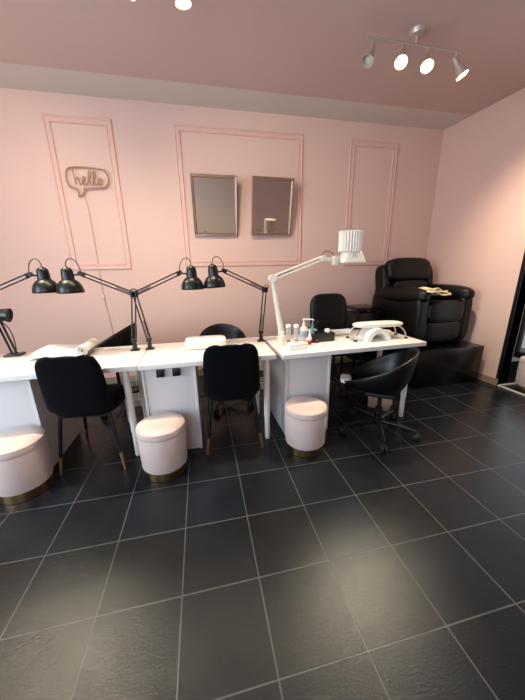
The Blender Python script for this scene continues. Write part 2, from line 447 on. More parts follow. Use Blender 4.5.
def make_swivel(label, x, y, rz, seat_z, a0):
    c = thing('swivel_chair', label, 'chair', tv(x, y), rz, 'black tub shell swivel chairs')
    def rim(th):
        # th = 0 at the front (+y)
        b = (1-math.cos(th))/2
        return .03+.315*b**.85
    def rad(th):
        b = (1-math.cos(th))/2
        return .24, .31-.09*b
    def f(u, v):
        th = 2*PI*u; rx, ry = rad(th)
        g = max(0, (v-.50)/.50)
        r = v*1.06 if v < .5 else .53+ (1-.53)*math.sin(g*PI/2*.94)/math.sin(PI/2*.94)
        flare = 1+.04*g*(1-math.cos(th))/2
        z = seat_z+ (rim(th))*g**1.7 + .012*v
        return Vector((rx*r*math.sin(th), ry*r*math.cos(th)*flare, z))
    mb = MB(); nu, nv = 48, 14
    rows = []
    cen = mb.bm.verts.new((0, 0, seat_z))
    for j in range(1, nv+1): rows.append([mb.bm.verts.new(f(i/nu, j/nv)) for i in range(nu)])
    for i in range(nu): mb.bm.faces.new((cen, rows[0][i], rows[0][(i+1) % nu]))
    for a, b in zip(rows, rows[1:]):
        for i in range(nu): mb.bm.faces.new((a[i], b[i], b[(i+1) % nu], a[(i+1) % nu]))
    o = mb.build('seat_shell', M['black_plastic'], c, angle=80)
    sm = o.modifiers.new('thickness', 'SOLIDIFY'); sm.thickness = .014; sm.offset = 0
    sb = o.modifiers.new('round', 'SUBSURF'); sb.levels = 1; sb.render_levels = 1
    MB().cushion((0, .03, seat_z+.020), (.30, .33, .04), 3, 10).build('seat_pad', M['black_velvet'], c)
    MB().box((0, 0, seat_z-.028), (.20, .22, .03), .008).build('seat_plate', M['black_steel'], c)
    MB().lathe([(0, .105), (.030, .105), (.028, .22), (.017, .225), (.016, seat_z-.02), (0, seat_z-.02)], seg=20).build('gas_column', M['black_steel'], c)
    MB().lathe([(0, .07), (.035, .07), (.04, .08), (.036, .12), (0, .12)], seg=20).build('base_hub', M['black_steel'], c)
    MB().tube([(.10, .02, seat_z-.035), (.20, .03, seat_z-.045), (.23, .03, seat_z-.045)], .006, 8).build('height_lever', M['black_steel'], c)
    caster_set(c, .285, a0)
    return c
make_swivel('black shell swivel chair on casters, pushed under the right-hand desk', 5.62, .80, R(54), .385, R(-132-54+18))
make_swivel('black shell swivel chair behind the left desk, seen past the lamp arms', -1.12, 3.95, R(78), .50, R(30))
make_swivel('black swivel chair behind the middle desk, only its curved back showing', 2.05, 3.40, R(180), .435, R(90-180+12))

pc = thing('seat_front_pad', 'small pale layered pad on the front of the swivel chair under the right-hand desk', 'cloth', tv(4.90, 1.20, 0)+Vector((0, 0, .438)), R(60))  # two thin pale layers, one on the other, at the seat front
MB().cushion((0, 0, 0), (.16, .09, .018), 4, 8).build('fold', M['towel'], pc)
MB().cushion((.006, .004, .014), (.14, .08, .014), 4, 8).build('fold', M['towel'], pc)
# padded office chair behind the right desk
oc = thing('office_chair', 'padded black office chair with a square back behind the right-hand desk', 'chair', tv(5.84, 3.75), R(180))
rx = Matrix.Rotation(R(-7), 3, 'X')
b_ = MB().cushion((0, -.20, .80), (.45, .10, .50), 4, 12, Matrix.Rotation(R(8), 3, 'X'))
b_.build('backrest', M['leather'], oc)
MB().cushion((0, -.165, .665), (.40, .09, .20), 4, 10, Matrix.Rotation(R(6), 3, 'X')).build('lumbar_pad', M['leather'], oc)
MB().cushion((0, .05, .48), (.48, .48, .10), 4.5, 12).build('seat', M['leather'], oc)
for s in (-1, 1):
    a = MB().tube(smooth_path([(s*.22, .05, .44), (s*.29, .06, .46), (s*.30, .08, .56), (s*.30, .10, .66), (s*.29, .0, .68), (s*.26, -.14, .68)], 5), .013, 8).build('armrest', M['black_plastic'], oc)
    MB().cushion((s*.295, .03, .69), (.055, .24, .03), 4, 8).build('arm_pad', M['leather'], a)
MB().tube([(0, .0, .43), (0, -.16, .45), (0, -.22, .55), (0, -.23, .70)], .018, 8).build('back_bracket', M['black_steel'], oc)
MB().lathe([(0, .105), (.030, .105), (.028, .24), (.017, .245), (.016, .44), (0, .44)], seg=20).build('gas_column', M['black_steel'], oc)
MB().lathe([(0, .07), (.035, .07), (.04, .08), (.036, .12), (0, .12)], seg=20).build('base_hub', M['black_steel'], oc)
caster_set(oc, .29, R(20))

# ------------------------------------------------------------------ pedicure corner
ZP = 1.32*T
tag(MB().box((9.62*T, 4.28*T, ZP/2), (2.62*T, 3.06*T, ZP), .004).build('platform', M['platform'], None),
    'glossy black step platform carrying the black recliner', 'platform')
rc = thing('recliner', 'black leather recliner on the black platform in the corner', 'armchair', tv(9.48, 4.45, 1.32), R(4))
rc.location.z += .002
bd = MB().cushion((0, .02, .13), (.70, .74, .24), 8, 10).build('base_body', M['leather'], rc)
for s in (-1, 1):
    a = MB().cushion((s*.315, -.02, .30), (.16, .82, .58), 7, 14).build('arm_panel', M['leather'], rc)
    MB().cushion((s*.315, -.035, .57), (.20, .84, .20), 2.8, 14).build('arm_pad', M['leather'], a)
MB().cushion((0, -.10, .40), (.49, .62, .20), 4, 14, dent=.015).build('seat_cushion', M['leather'], rc)
MB().cushion((0, -.395, .39), (.51, .13, .25), 4, 12).build('footrest_upper', M['leather'], rc)
MB().cushion((0, -.385, .17), (.51, .11, .26), 4.5, 12).build('footrest_lower', M['leather'], rc)
rb = Matrix.Rotation(R(-10), 3, 'X')
MB().cushion((0, .26, .62), (.66, .15, .46), 6, 12, rb).build('back_shell', M['leather'], rc)
MB().cushion((-.01, .16, .60), (.54, .16, .26), 3.6, 14, rb).build('lumbar_pillow', M['leather'], rc)
MB().cushion((-.02, .205, .845), (.66, .18, .30), 3.6, 14, rb).build('head_pillow', M['leather'], rc)
for s in (-1, 1):
    MB().cushion((s*.345-.01, .25, .71), (.10, .19, .40), 3.6, 12, rb).build('back_wing', M['leather'], rc)
# towel over the arm
tw = thing('towel', 'cream folded towel lying on the recliner beside its left arm', 'towel', tv(9.05, 3.30, 3.06), R(8))
for k, (w, d, dz, ox) in enumerate(((.30, .22, 0, 0), (.28, .20, .020, .012), (.24, .19, .040, -.015))):
    def tf(u, v, w=w, d=d, dz=dz, ox=ox, k=k):
        x = (u-.5)*w+ox; y = (v-.5)*d
        return Vector((x, y, .02+dz+.008*math.sin(u*9+k*2)+.006*math.sin(v*7+k)+.02*math.cos(u*PI*1.3-.4)))
    o = MB().grid(tf, 22, 12).build('fold', M['cream'], tw, angle=80)
    s_ = o.modifiers.new('thickness', 'SOLIDIFY'); s_.thickness = .016; s_.offset = 0
    o.modifiers.new('round', 'SUBSURF').render_levels = 1
# black side table left of the recliner
sd = thing('side_table', 'low black side table with an open gap left of the recliner', 'table', tv(7.45, 4.9))
MB().box((0, 0, .845), (.32, .34, .035), .004).build('tabletop', M['platform'], sd)
MB().box((0, 0, .50), (.32, .34, .60), .004).build('cabinet_body', M['platform'], sd)
for sx in (-1, 1):
    for sy in (-1, 1):
        MB().box((sx*.145, sy*.155, .42), (.022, .022, .84), .002).build('leg', M['black_steel'], sd)

# ------------------------------------------------------------------ articulated desk lamps
def rod_pair(mb, a, b, off, r):
    a, b = Vector(a), Vector(b); d = (b-a).normalized(); n = Vector((-d.z, 0, d.x))*off
    for s in (-1, 1): mb.tube([a+n*s, b+n*s], r, 8)
def helix(mb, a, b, rad, turns, r):
    a, b = Vector(a), Vector(b); d = b-a; u, v = frame_for(d); pts = []
    n = turns*8
    for i in range(n+1):
        t = i/n; ang = 2*PI*turns*t
        pts.append(a+d*t+(u*math.cos(ang)+v*math.sin(ang))*rad)
    mb.tube(pts, r, 5)
def make_task_lamp(label, bx, by, jx, jz, ex, ez, hx, hz, tilt=0, dy=0):
    """all in tiles: base x,y on the desk; elbow; arm end; shade centre x and shade rim height"""
    L = thing('desk_lamp', label, 'lamp', tv(bx, by, 2.2), 0, 'black articulated desk lamps')
    J = Vector(((jx-bx)*T, dy*.5, (jz-2.2)*T)); E = Vector(((ex-bx)*T, dy, (ez-2.2)*T)); H = Vector(((hx-bx)*T, dy, (hz-2.2)*T))
    s = 1 if ex > jx else -1
    k = M['lamp_black']
    b = MB(); b.box((0, 0, .006), (.062, .055, .012), .003); b.box((0, 0, .030), (.030, .036, .045), .006)
    b.cyl((0, 0, .045), (0, 0, .075), .011, .011, 14); b.build('clamp', k, L)
    S = Vector((0, 0, .078))
    m = MB(); rod_pair(m, S, J, .013, .0055)
    la = m.build('lower_arm', k, L)
    sp = MB(); helix(sp, S.lerp(J, .05)+Vector((0, .012, 0)), S.lerp(J, .42)+Vector((0, .012, 0)), .006, 16, .0016); sp.build('spring', M['black_steel'], la)
    br = MB(); br.box(S, (.040, .024, .030), .005); br.build('base_bracket', k, L)
    e = MB(); e.box(J, (.052, .022, .044), .008); e.cyl(J+Vector((0, -.02, 0)), J+Vector((0, .02, 0)), .015, .015, 14)
    e.tube(arc(J+Vector((-s*.01, 0, .016)), .022, 0, PI, 8), .003, 6); e.build('elbow_bracket', k, L)
    m = MB(); rod_pair(m, J, E, .012, .005); ua = m.build('upper_arm', k, L)
    sp = MB(); helix(sp, J.lerp(E, .06)+Vector((0, .012, 0)), J.lerp(E, .34)+Vector((0, .012, 0)), .006, 14, .0016); sp.build('spring', M['black_steel'], ua)
    # end joint: tapered plate then a short pin to the neck
    neck = H+Vector((0, 0, .112))
    e = MB(); d = (E-J).normalized()
    e.tube([E-d*.03, E+d*.012], [.020, .012], 8); e.tube([E+Vector((0, 0, -.006)), Vector((neck.x, dy, E.z-.016))], .006, 8)
    e.cyl(E+Vector((0, -.016, -.004)), E+Vector((0, .016, -.004)), .012, .012, 12)
    e.build('end_bracket', k, L)
    rot = Matrix.Rotation(R(tilt), 3, 'Y')
    outer = [(.084, 0), (.086, .004), (.085, .022), (.079, .046), (.066, .070), (.050, .086), (.040, .092)]
    inner = [(.038, .090), (.063, .067), (.076, .044), (.082, .021), (.082, .003), (.084, 0)]
    sh = MB().lathe(outer+inner, H, 40, rot).build('lamp_shade', k, L)
    MB().lathe([(.0395, .086), (.0400, .094), (.0385, .130), (.036, .154), (.029, .168), (.014, .175), (.010, .181), (0, .182)], H, 28, rot).build('lamp_socket', k, L)
    MB().lathe([(0, .025), (.018, .03), (.027, .045), (.024, .062), (.014, .08), (0, .082)], H, 20, rot).build('bulb', M['bulb_off'], sh, label='frosted white bulb')
    top = H+rot @ Vector((0, 0, .181))
    MB().tube(bez(top, top+Vector((0, 0, .075)), E+Vector((s*.0, 0, .125)), E+Vector((-s*.008, 0, .008)), 18), .0032, 6).build('cord', M['cord_black'], L)
    return L
make_task_lamp('black desk lamp at the left edge, its arm running out of frame', -3.15, 2.3, -3.1, 3.5, -1.97, 3.97, -1.735, 3.58)
make_task_lamp('black desk lamp reaching left over the paper towel roll', -.09, 2.12, .04, 3.5, -.965, 3.97, -1.205, 3.57)
make_task_lamp('black desk lamp reaching right from the seam of the left desks', .24, 2.12, .06, 3.5, 1.105, 3.95, 1.345, 3.565)
make_task_lamp('black desk lamp at the right end of the middle desk, reaching left', 2.95, 2.15, 3.07, 3.5, 2.07, 3.98, 1.855, 3.59, tilt=-3)

# small black lamp at the far left
sl = thing('clamp_lamp', 'small black lamp with a round face at the left edge of the desk', 'lamp', tv(-2.72, 2.42, 2.2), 0)
b = MB(); b.box((0, 0, .008), (.11, .08, .016), .005); b.build('clamp', M['lamp_black'], sl)
m = MB(); rod_pair(m, (0, 0, .015), (-.035, -.02, .27), .014, .008); m.build('stem', M['lamp_black'], sl)
MB().box((-.036, -.02, .275), (.05, .03, .05), .008).build('bracket', M['lamp_black'], sl)
hr = Matrix.Rotation(R(100), 3, 'Y')
hr = Matrix.Rotation(R(4), 3, 'Z') @ hr
MB().lathe([(0, -.075), (.022, -.072), (.030, -.04), (.042, .0), (.050, .045), (.047, .045), (.04, .01), (0, -.02)], (.005, -.03, .315), 28, hr).build('lamp_head', M['lamp_black'], sl)
MB().lathe([(0, .03), (.03, .032), (.046, .036), (.046, .03), (0, .02)], (.005, -.03, .315), 28, hr).build('lamp_face', M['organizer'], sl, label='round grey front lens')
MB().tube(bez((-.02, -.02, .26), (.03, -.03, .24), (.05, -.03, .16), (.02, -.01, .016), 14), .0035, 6).build('cord', M['cord_black'], sl)

# white lamp with a flared base and pleated drum
wl = thing('magnifier_lamp', 'white jointed lamp with a pleated drum head over the right-hand desk', 'lamp', tv(3.50, 2.2, 2.2), 0)
k = M['white_lamp']
b = MB(); b.box((0, 0, .012), (.075, .085, .024), .006); b.box((0, 0, .05), (.05, .05, .06), .01); b.build('clamp', k, wl)
S = Vector((0, 0, .07)); J = Vector((-.075, 0, (3.76-2.2)*T)); E = Vector(((4.60-3.50)*T, 0, (4.23-2.2)*T))
m = MB(); m.tube([S, S.lerp(J, .55), J], [.026, .020, .017], 14); m.tube([S+Vector((.022, .02, 0)), J+Vector((.012, .02, 0))], .009, 8); m.build('lower_arm', k, wl)
e = MB(); e.cyl(J+Vector((0, -.03, 0)), J+Vector((0, .03, 0)), .030, .030, 18); e.box(J+Vector((.012, 0, .004)), (.06, .036, .05), .012); e.build('elbow_bracket', k, wl)
m = MB(); rod_pair(m, J+Vector((.01, 0, .006)), E, .014, .0085); ua = m.build('upper_arm', k, wl)
sp = MB(); helix(sp, J.lerp(E, .1)+Vector((0, .014, 0)), J.lerp(E, .4)+Vector((0, .014, 0)), .007, 16, .002); sp.build('spring', M['chrome'], ua)
e = MB(); e.cyl(E+Vector((0, -.022, 0)), E+Vector((0, .022, 0)), .022, .022, 16); e.box(E+Vector((.05, 0, -.012)), (.09, .03, .03), .008)
e.box(E+Vector((.112, 0, -.02)), (.05, .055, .075), .008); e.build('end_bracket', k, wl)
hx = (5.38-3.50)*T; hz0 = (4.10-2.2)*T
def flare(u, v):
    a = 2*PI*u; w = .117-.020*v if v < .25 else .112-.034*((v-.25)/.75)
    dd = .085-.012*v if v < .25 else .082-.02*((v-.25)/.75)
    ex = 3.2; n = (abs(math.cos(a))**ex+abs(math.sin(a))**ex)**(-1/ex)
    return Vector((hx+w*n*math.cos(a), dd*n*math.sin(a), hz0+.10*v))
h = MB().grid(flare, 48, 8, closeu=True)
o = h.build('lamp_head', k, wl, angle=60); s_ = o.modifiers.new('thickness', 'SOLIDIFY'); s_.thickness = .006; s_.offset = -1
MB().box((hx, 0, hz0+.004), (.215, .145, .008), .003).build('diffuser', M['lamp_inner'], wl)
for q in (-.03, .02): MB().cyl((hx+q, -.070, hz0+.065), (hx+q, -.080, hz0+.063), .009, .008, 14).build('button', M['plastic_w'], wl)
n = 208; pts = []
for i in range(n):
    a = 2*PI*i/n; rr = 1+.075*math.cos(a*26)
    ex = 2.6; q = (abs(math.cos(a))**ex+abs(math.sin(a))**ex)**(-1/ex)
    pts.append((hx-.018+.088*rr*q*math.cos(a), .075*rr*q*math.sin(a)))
MB().prism(pts, hz0+.094, hz0+.242).build('pleated_drum', M['pleat'], wl, smooth=False)
MB().prism([((x-hx+.018)*1.05+hx-.018, y*1.05) for x, y in pts], hz0+.242, hz0+.256).build('drum_lid', M['pleat'], wl, smooth=False)
MB().tube(bez(E+Vector((-.02, 0, .01)), E+Vector((0, 0, .07)), E+Vector((.07, 0, .07)), E+Vector((.10, 0, .015)), 14), .003, 6).build('cord', M['cord_black'], wl)

# ------------------------------------------------------------------ wall mirrors, leaning out at the top
def make_mirror(label, x0, x1, z0, z1, yaw=0):
    w, h = (x1-x0)*T, (z1-z0)*T
    m_ = thing('wall_mirror', label, 'mirror', Vector(((x0+x1)/2*T, YB*T-.022-.25*math.sin(R(yaw)), z0*T)), 0, 'framed wall mirrors')
    m_.rotation_euler = (R(11), 0, R(yaw))
    fw = .034; mb = MB(); prof = [(0, .0), (0, .018), (.006, .024), (.022, .022), (fw, .010), (fw, 0)]; cor = []
    for (cx, cz, sx, sz) in ((-w/2, 0, 1, 1), (w/2, 0, -1, 1), (w/2, h, -1, -1), (-w/2, h, 1, -1)):
        cor.append([mb.bm.verts.new((cx+sx*d, -hh, cz+sz*d)) for d, hh in prof])
    for i in range(4):
        a, b = cor[i], cor[(i+1) % 4]
        for q in range(len(prof)): mb.bm.faces.new((a[q], b[q], b[(q+1) % len(prof)], a[(q+1) % len(prof)]))
    mb.build('mirror_frame', M['mirror_frame'], m_, smooth=False)
    MB().box((0, -.006, h/2), (w-2*fw+.004, .006, h-2*fw+.004)).build('mirror_glass', M['mirror'], m_)
    MB().box((0, .002, h/2), (w-.01, .008, h-.01)).build('backing_board', M['dark'], m_)
    # hanging wire to a hook on the wall
    MB().tube([(-w*.3, .005, h*.72), (0, .010, h*.90), (w*.3, .005, h*.72)], .0015, 6).build('hanging_wire', M['black_steel'], m_)
    return m_
make_mirror('left of the two framed mirrors, reflecting bare wall', 1.46, 2.94, 5.14, 6.97)
make_mirror('right of the two framed mirrors, reflecting the white lamp', 3.42, 4.90, 5.15, 6.97, 2.4)

# ------------------------------------------------------------------ hello sign
hs = thing('hello_sign', 'speech bubble sign of tubing reading hello inside the left wall panel', 'sign', Vector((-1.62*T, YB*T-.03, 6.74*T)), 0)
def sp_(x, z): return Vector((x*T, 0, z*T))
ring = smooth_path([sp_(-.15, -.27), sp_(.30, -.235), sp_(.50, -.19), sp_(.60, 0), sp_(.565, .18), sp_(.46, .27), sp_(.2, .30), sp_(-.2, .31), sp_(-.46, .28), sp_(-.55, .18), sp_(-.58, 0), sp_(-.55, -.16), sp_(-.46, -.25), sp_(-.36, -.265)], 7)
tail = smooth_path([sp_(-.36, -.265), sp_(-.30, -.37), sp_(-.33, -.47), sp_(-.24, -.455), sp_(-.16, -.38), sp_(-.125, -.32), sp_(-.15, -.27)], 5)
MB().tube(ring+tail[1:-1], .0075, 8, closed=True).build('bubble_tube', M['tube'], hs)
def letter(pts, name):
    MB().tube(smooth_path([sp_(x*.9+.045, z)-Vector((0, .004, 0)) for x, z in pts], 6), .0052, 8).build(name, M['tube'], hs)
def el(ox, h):
    return [(ox-.06, -.10), (ox+.02, -.02), (ox+.075, h*.75), (ox+.055, h), (ox+.015, h*.85), (ox+.0, .02), (ox+.02, -.12), (ox+.07, -.155), (ox+.12, -.10)]
letter([(-.46, .26), (-.435, .05), (-.42, -.16), (-.41, -.05), (-.36, .03), (-.31, .02), (-.295, -.06), (-.285, -.15), (-.24, -.14)], 'letter')
letter([(-.24, -.14), (-.17, -.06), (-.12, .02), (-.155, .06), (-.195, .01), (-.20, -.08), (-.165, -.16), (-.10, -.15), (-.06, -.11)], 'letter')
letter(el(0.0, .22), 'letter'); letter(el(.15, .21), 'letter')
letter([(.27, -.10), (.30, -.02), (.345, .03), (.385, -.02), (.385, -.10), (.345, -.155), (.305, -.12), (.305, -.05), (.345, .0), (.44, -.02)], 'letter')
bub = [(p.x, p.z) for p in ring[::2]]
bm_ = MB().prism(bub, -.004, .0); bm_.xform(Matrix.Translation((0, .014, 0)) @ Matrix.Rotation(PI/2, 4, 'X')); bm_.build('acrylic_back', M['acrylic'], hs, smooth=False)
MB().tube(smooth_path([sp_(-.16, -.40), sp_(-.13, -1.0)+Vector((0, .02, 0)), sp_(-.12, -2.2)+Vector((0, .022, 0)), sp_(-.13, -3.4)+Vector((0, .022, 0)), sp_(-.05, -4.4)+Vector((0, .022, 0)), sp_(-.02, -5.2)+Vector((0, .022, 0))], 6), .0028, 6).build('power_cord', M['cord_clear'], hs)
MB().box(sp_(-.13, -3.55)+Vector((0, .016, 0)), (.018, .014, .05), .004).build('cord_switch', M['bulb_off'], hs)

# ------------------------------------------------------------------ ceiling spotlight bars
def make_spot_bar(label, x0, x1, y, heads, cx):
    zb = 8.66
    f = thing('ceiling_spotlight', label, 'ceiling light', tv(cx, y, ZC), 0, 'nickel spotlight bars')
    o_ = Vector(tv(cx, y, ZC))
    def P(x, yy, z): return tv(x, yy, z)-o_
    MB().lathe([(0, 0), (.055, 0), (.055, -.010), (.046, -.030), (.012, -.036), (0, -.036)], seg=32).build('canopy', M['satin_nickel'], f)
    MB().cyl((0, 0, -.03), (0, 0, (zb-ZC)*T), .008, .008, 12).build('stem', M['satin_nickel'], f)
    MB().tube([P(x0, y, zb), P(x1, y, zb)], .009, 12).build('bar', M['satin_nickel'], f)
    for (hx, aim, lit, *pw) in heads:
        p = P(hx, y, zb); d = Vector(aim).normalized()
        q = p+Vector((0, 0, -.055))
        h = MB().cyl(p, q, .0045, .0045, 8)
        rot = d.to_track_quat('Z', 'Y').to_matrix()
        hd = MB().lathe([(0, -.02), (.018, -.02), (.021, .0), (.022, .035), (.030, .065), (.043, .105), (.046, .118), (.042, .118), (.036, .10), (.026, .07), (0, .06)], q, 28, rot).build('spot_head', M['satin_nickel'], f)
        h.build('swivel_stem', M['satin_nickel'], hd)
        if lit:
            MB().lathe([(0, .085), (.024, .088), (.036, .098), (.040, .112), (.030, .122), (0, .126)], q, 24, rot).build('bulb', M['bulb'], hd, label='lit warm halogen bulb')
            ld = bpy.data.lights.new('spot', 'SPOT'); ld.energy = pw[0]; ld.color = (1, .87, .63); ld.spot_size = R(pw[1]); ld.spot_blend = 1; ld.shadow_soft_size = .04
            lo = bpy.data.objects.new('spot_light', ld); C.objects.link(lo)
            lo.location = o_+q+d*.14; lo.rotation_euler = (-d).to_track_quat('Z', 'Y').to_euler()
        else:
            MB().lathe([(0, .075), (.028, .078), (.034, .09), (.0, .10)], q, 24, rot).build('bulb', M['bulb_off'], hd, label='unlit bulb')
    return f
make_spot_bar('nickel spotlight bar with three lit heads, at the top right', 5.36, 7.72, 2.12,
              [(5.50, (-.42, -.28, -.86), False), (6.22, (-.33, -.50, -.82), True, 135, 85), (6.86, (-.3, -.50, -.82), True, 135, 85), (7.62, (.45, -.25, -.85), True, 150, 120)], 6.55)
make_spot_bar('nickel spotlight bar overhead, one lit bulb at the top edge', -.85, 1.75, 1.27,
              [(-.60, (-.7, .5, -.7), True, 44, 140), (.12, (-.25, .5, -.85), True, 32, 140), (.70, (.55, .5, -.75), True, 48, 140), (1.56, (.1, .12, -.97), True, 44, 150)], .55)
make_spot_bar('nickel spotlight bar over the left desk, outside the view', -4.7, -2.4, 2.3,
              [(-4.4, (-.1, -.4, -.85), True, 60, 120), (-3.5, (.34, -.5, -.83), True, 130, 95), (-2.8, (.3, -.5, -.85), True, 130, 95)], -3.5)

# ------------------------------------------------------------------ things on the desks
# paper towel unrolled over the left desk
pt = thing('towel_roll', 'white towel with its rolled grey end lying on the left desk', 'towel', tv(-1.55, 2.18, 2.2), R(0))
def sheet(u, v):
    x = (-.60+1.02*u)*T; y = (-.36+.72*v)*T
    return Vector((x, y, .014+.036*min(1, u*9)*min(1, (1-abs(2*v-1))*9)+.006*math.sin(u*5+v)))
o = MB().grid(sheet, 26, 12).build('sheet', M['towel'], pt, angle=80)
s_ = o.modifiers.new('thickness', 'SOLIDIFY'); s_.thickness = .012; s_.offset = 0
rl = []
for i in range(60):
    a = i/59*2*PI*3; rr = .042-.030*i/59; rl.append((rr*math.cos(a), rr*math.sin(a)))
rmb = MB()
for i in range(59):
    (xa, za), (xb, zb) = rl[i], rl[i+1]
    A = [rmb.bm.verts.new((x, y, z)) for x, z in ((xa, za), (xb, zb)) for y in (-.125, .125)]
    rmb.bm.faces.new((A[0], A[1], A[3], A[2]))
bmesh.ops.remove_doubles(rmb.bm, verts=rmb.bm.verts, dist=1e-5)
rmb.xform(Matrix.Translation((.42*T+.012, 0, .048)))
o = rmb.build('roll', M['towel'], pt, angle=80); s_ = o.modifiers.new('thickness', 'SOLIDIFY'); s_.thickness = .004
MB().cyl((.42*T+.012, -.118, .048), (.42*T+.012, .118, .048), .035, .035, 24).build('roll_core', M['grey_paper'], pt, label='grey wound paper in the roll end')
# hand cushion on the middle desk
hc = thing('hand_cushion', 'white block cushion on the middle desk behind the black chair', 'cushion', tv(1.55, 2.02, 2.2), 0)
MB().cushion((0, 0, .036), (.325, .20, .072), 7, 12).build('cushion', M['towel'], hc)
MB().tube([(-.155, -.097, .036), (.155, -.097, .036)], .002, 6).build('piping', M['towel'], hc)

ZT = 2.2
def at(x, y): return tv(x, y, ZT)+Vector((0, 0, .0012))
def bottle(name, label, cat, x, y, prof, m, cap=None, capm=None, group=None):
    t = thing(name, label, cat, at(x, y), 0, group)
    MB().lathe(prof, seg=24).build('bottle_body', m, t)
    if cap: MB().lathe(cap, seg=20).build('cap', capm, t)
    return t
# tray box
bx_ = thing('tissue_box', 'flat white box at the front left of the right-hand desk', 'box', at(3.60, 1.22), R(4))
MB().box((0, 0, .019), (.145, .085, .038), .003).build('carton', M['plastic_w'], bx_)
MB().box((0, 0, .040), (.147, .087, .006), .002).build('lid', M['white'], bx_)
bottle('lotion_bottle', 'plain cream bottle nearest the white lamp base', 'bottle', 3.36, 1.60,
       [(0, 0), (.020, 0), (.0225, .004), (.0225, .07), (.018, .082), (.010, .088), (0, .088)], M['plastic_c'],
       [(0, .086), (.011, .086), (.011, .108), (.009, .110), (0, .110)], M['plastic_c'])
for i, (x, y, lab, c_) in enumerate(((3.55, 1.72, 'clear jar of dark varnish right beside the cream bottle', 'plum'), (3.73, 1.66, 'clear jar of red varnish just left of the pump bottle', 'red'))):
    t = thing('varnish_jar', lab, 'jar', at(x, y), 0, 'clear jars on the right-hand desk')
    MB().lathe([(0, .0), (.020, 0), (.021, .003), (.021, .135), (.0185, .135), (.0185, .004), (0, .004)], seg=24).build('jar_glass', M['clear'], t)
    MB().lathe([(0, .005), (.0165, .005), (.0165, .030), (0, .030)], seg=20).build('varnish', M[c_], t)
    MB().lathe([(0, .136), (.0215, .136), (.0215, .154), (.019, .158), (0, .158)], seg=24).build('cap', M['plastic_w'], t)
    MB().cyl((0, 0, .035), (0, 0, .138), .0035, .0035, 8).build('brush', M['chrome'], t)
# pump bottle
pb = thing('pump_bottle', 'white pump bottle with a pale blue label beside the office chair back', 'bottle', at(4.00, 1.85), R(-6))
MB().lathe([(0, 0), (.031, 0), (.034, .005), (.034, .10), (.030, .115), (.016, .128), (.013, .132), (0, .132)], seg=28).build('bottle_body', M['plastic_w'], pb)
lb = MB().lathe([(.0346, .030), (.0346, .092)], seg=28).build('label', M['label_blue'], pb, label='pale blue label with darker blue lines')
for zz, hh in ((.074, .006), (.060, .004), (.050, .004)):
    mb = MB(); seg = 12
    mb.grid(lambda u, v: Vector((.0352*math.cos(-PI/2-.75+1.1*u), .0352*math.sin(-PI/2-.75+1.1*u), zz+hh*v)), 10, 1); mb.build('print_line', M['ink_blue'], lb)
MB().lathe([(0, .130), (.015, .130), (.015, .148), (.006, .150), (.006, .176), (.011, .178), (.011, .190), (0, .192)], seg=20).build('pump', M['plastic_w'], pb)
MB().tube([(0, 0, .184), (.040, -.004, .186), (.075, -.006, .182), (.082, -.006, .174)], [.006, .0055, .005, .004], 8).build('nozzle', M['plastic_w'], pb)
# nail varnish bottles
for x, y, m_, lab in ((3.93, 1.45, 'yellow', 'small yellow nail varnish bottle beside the flat white box'), (4.03, 1.50, 'red', 'small red nail varnish bottle beside the yellow one'),
                      (4.24, 1.58, 'plum', 'small plum nail varnish bottle at the corner of the charcoal organizer')):
    t = thing('varnish_bottle', lab, 'bottle', at(x, y), 0, 'nail varnish bottles')
    MB().lathe([(0, 0), (.011, 0), (.013, .003), (.013, .026), (.006, .033), (0, .033)], seg=18).build('bottle_body', M[m_], t)
    MB().lathe([(0, .032), (.0065, .032), (.0055, .060), (0, .061)], seg=14).build('cap', M['plastic_w'] if m_ != 'plum' else M['black_plastic'], t)
cn = thing('nozzle_bottle', 'white cone-topped bottle with a red band beside the organizer', 'bottle', at(4.07, 1.62), 0)
MB().lathe([(0, 0), (.019, 0), (.020, .003), (.020, .030), (0, .030)], seg=20).build('bottle_body', M['red'], cn)
MB().lathe([(0, .029), (.0195, .029), (.017, .045), (.008, .080), (.003, .106), (0, .107)], seg=20).build('cone_cap', M['plastic_w'], cn)
wb = thing('cotton_box', 'small white box behind the pump bottle', 'box', at(4.34, 2.18), R(6))
MB().box((0, 0, .033), (.085, .06, .066), .004).build('carton', M['plastic_w'], wb)
MB().box((0, 0, .069), (.087, .062, .008), .002).build('lid', M['white'], wb)
# organizer with things standing in it
og = thing('organizer', 'charcoal plastic organizer tray in the middle of the right-hand desk', 'organizer', at(4.44, 1.80), R(3))
om = MB(); om.box((0, 0, .003), (.205, .115, .006), .002)
for (cx, cy, sx, sy) in ((0, -.055, .205, .005), (0, .055, .205, .005), (-.100, 0, .005, .115), (.100, 0, .005, .115), (-.03, 0, .004, .11), (.035, 0, .004, .11)):
    om.box((cx, cy, .036), (sx, sy, .07), .0015)
om.build('tray', M['organizer'], og)
for q in range(4): MB().cyl((-.012+.011*q, -.02+.015*(q % 2), .007), (-.014+.012*q, -.02+.015*(q % 2), .085+.006*(q % 3)), .0035, .003, 8).build('brush_handle', M['black_plastic'], og)
te = bottle('teal_bottle', 'teal pointed bottle standing in the charcoal organizer', 'bottle', 4.20, 1.78,
            [(0, .0075), (.018, .0075), (.020, .011), (.020, .075), (.014, .095), (0, .095)], M['teal'],
            [(0, .094), (.013, .094), (.009, .115), (.0035, .172), (0, .174)], M['teal'])
wj = bottle('cream_jar', 'small white jar standing in the charcoal organizer', 'jar', 4.62, 1.80,
            [(0, .0075), (.021, .0075), (.022, .011), (.022, .068), (0, .068)], M['plastic_c'],
            [(0, .067), (.0235, .067), (.0235, .092), (.021, .095), (0, .095)], M['plastic_w'])
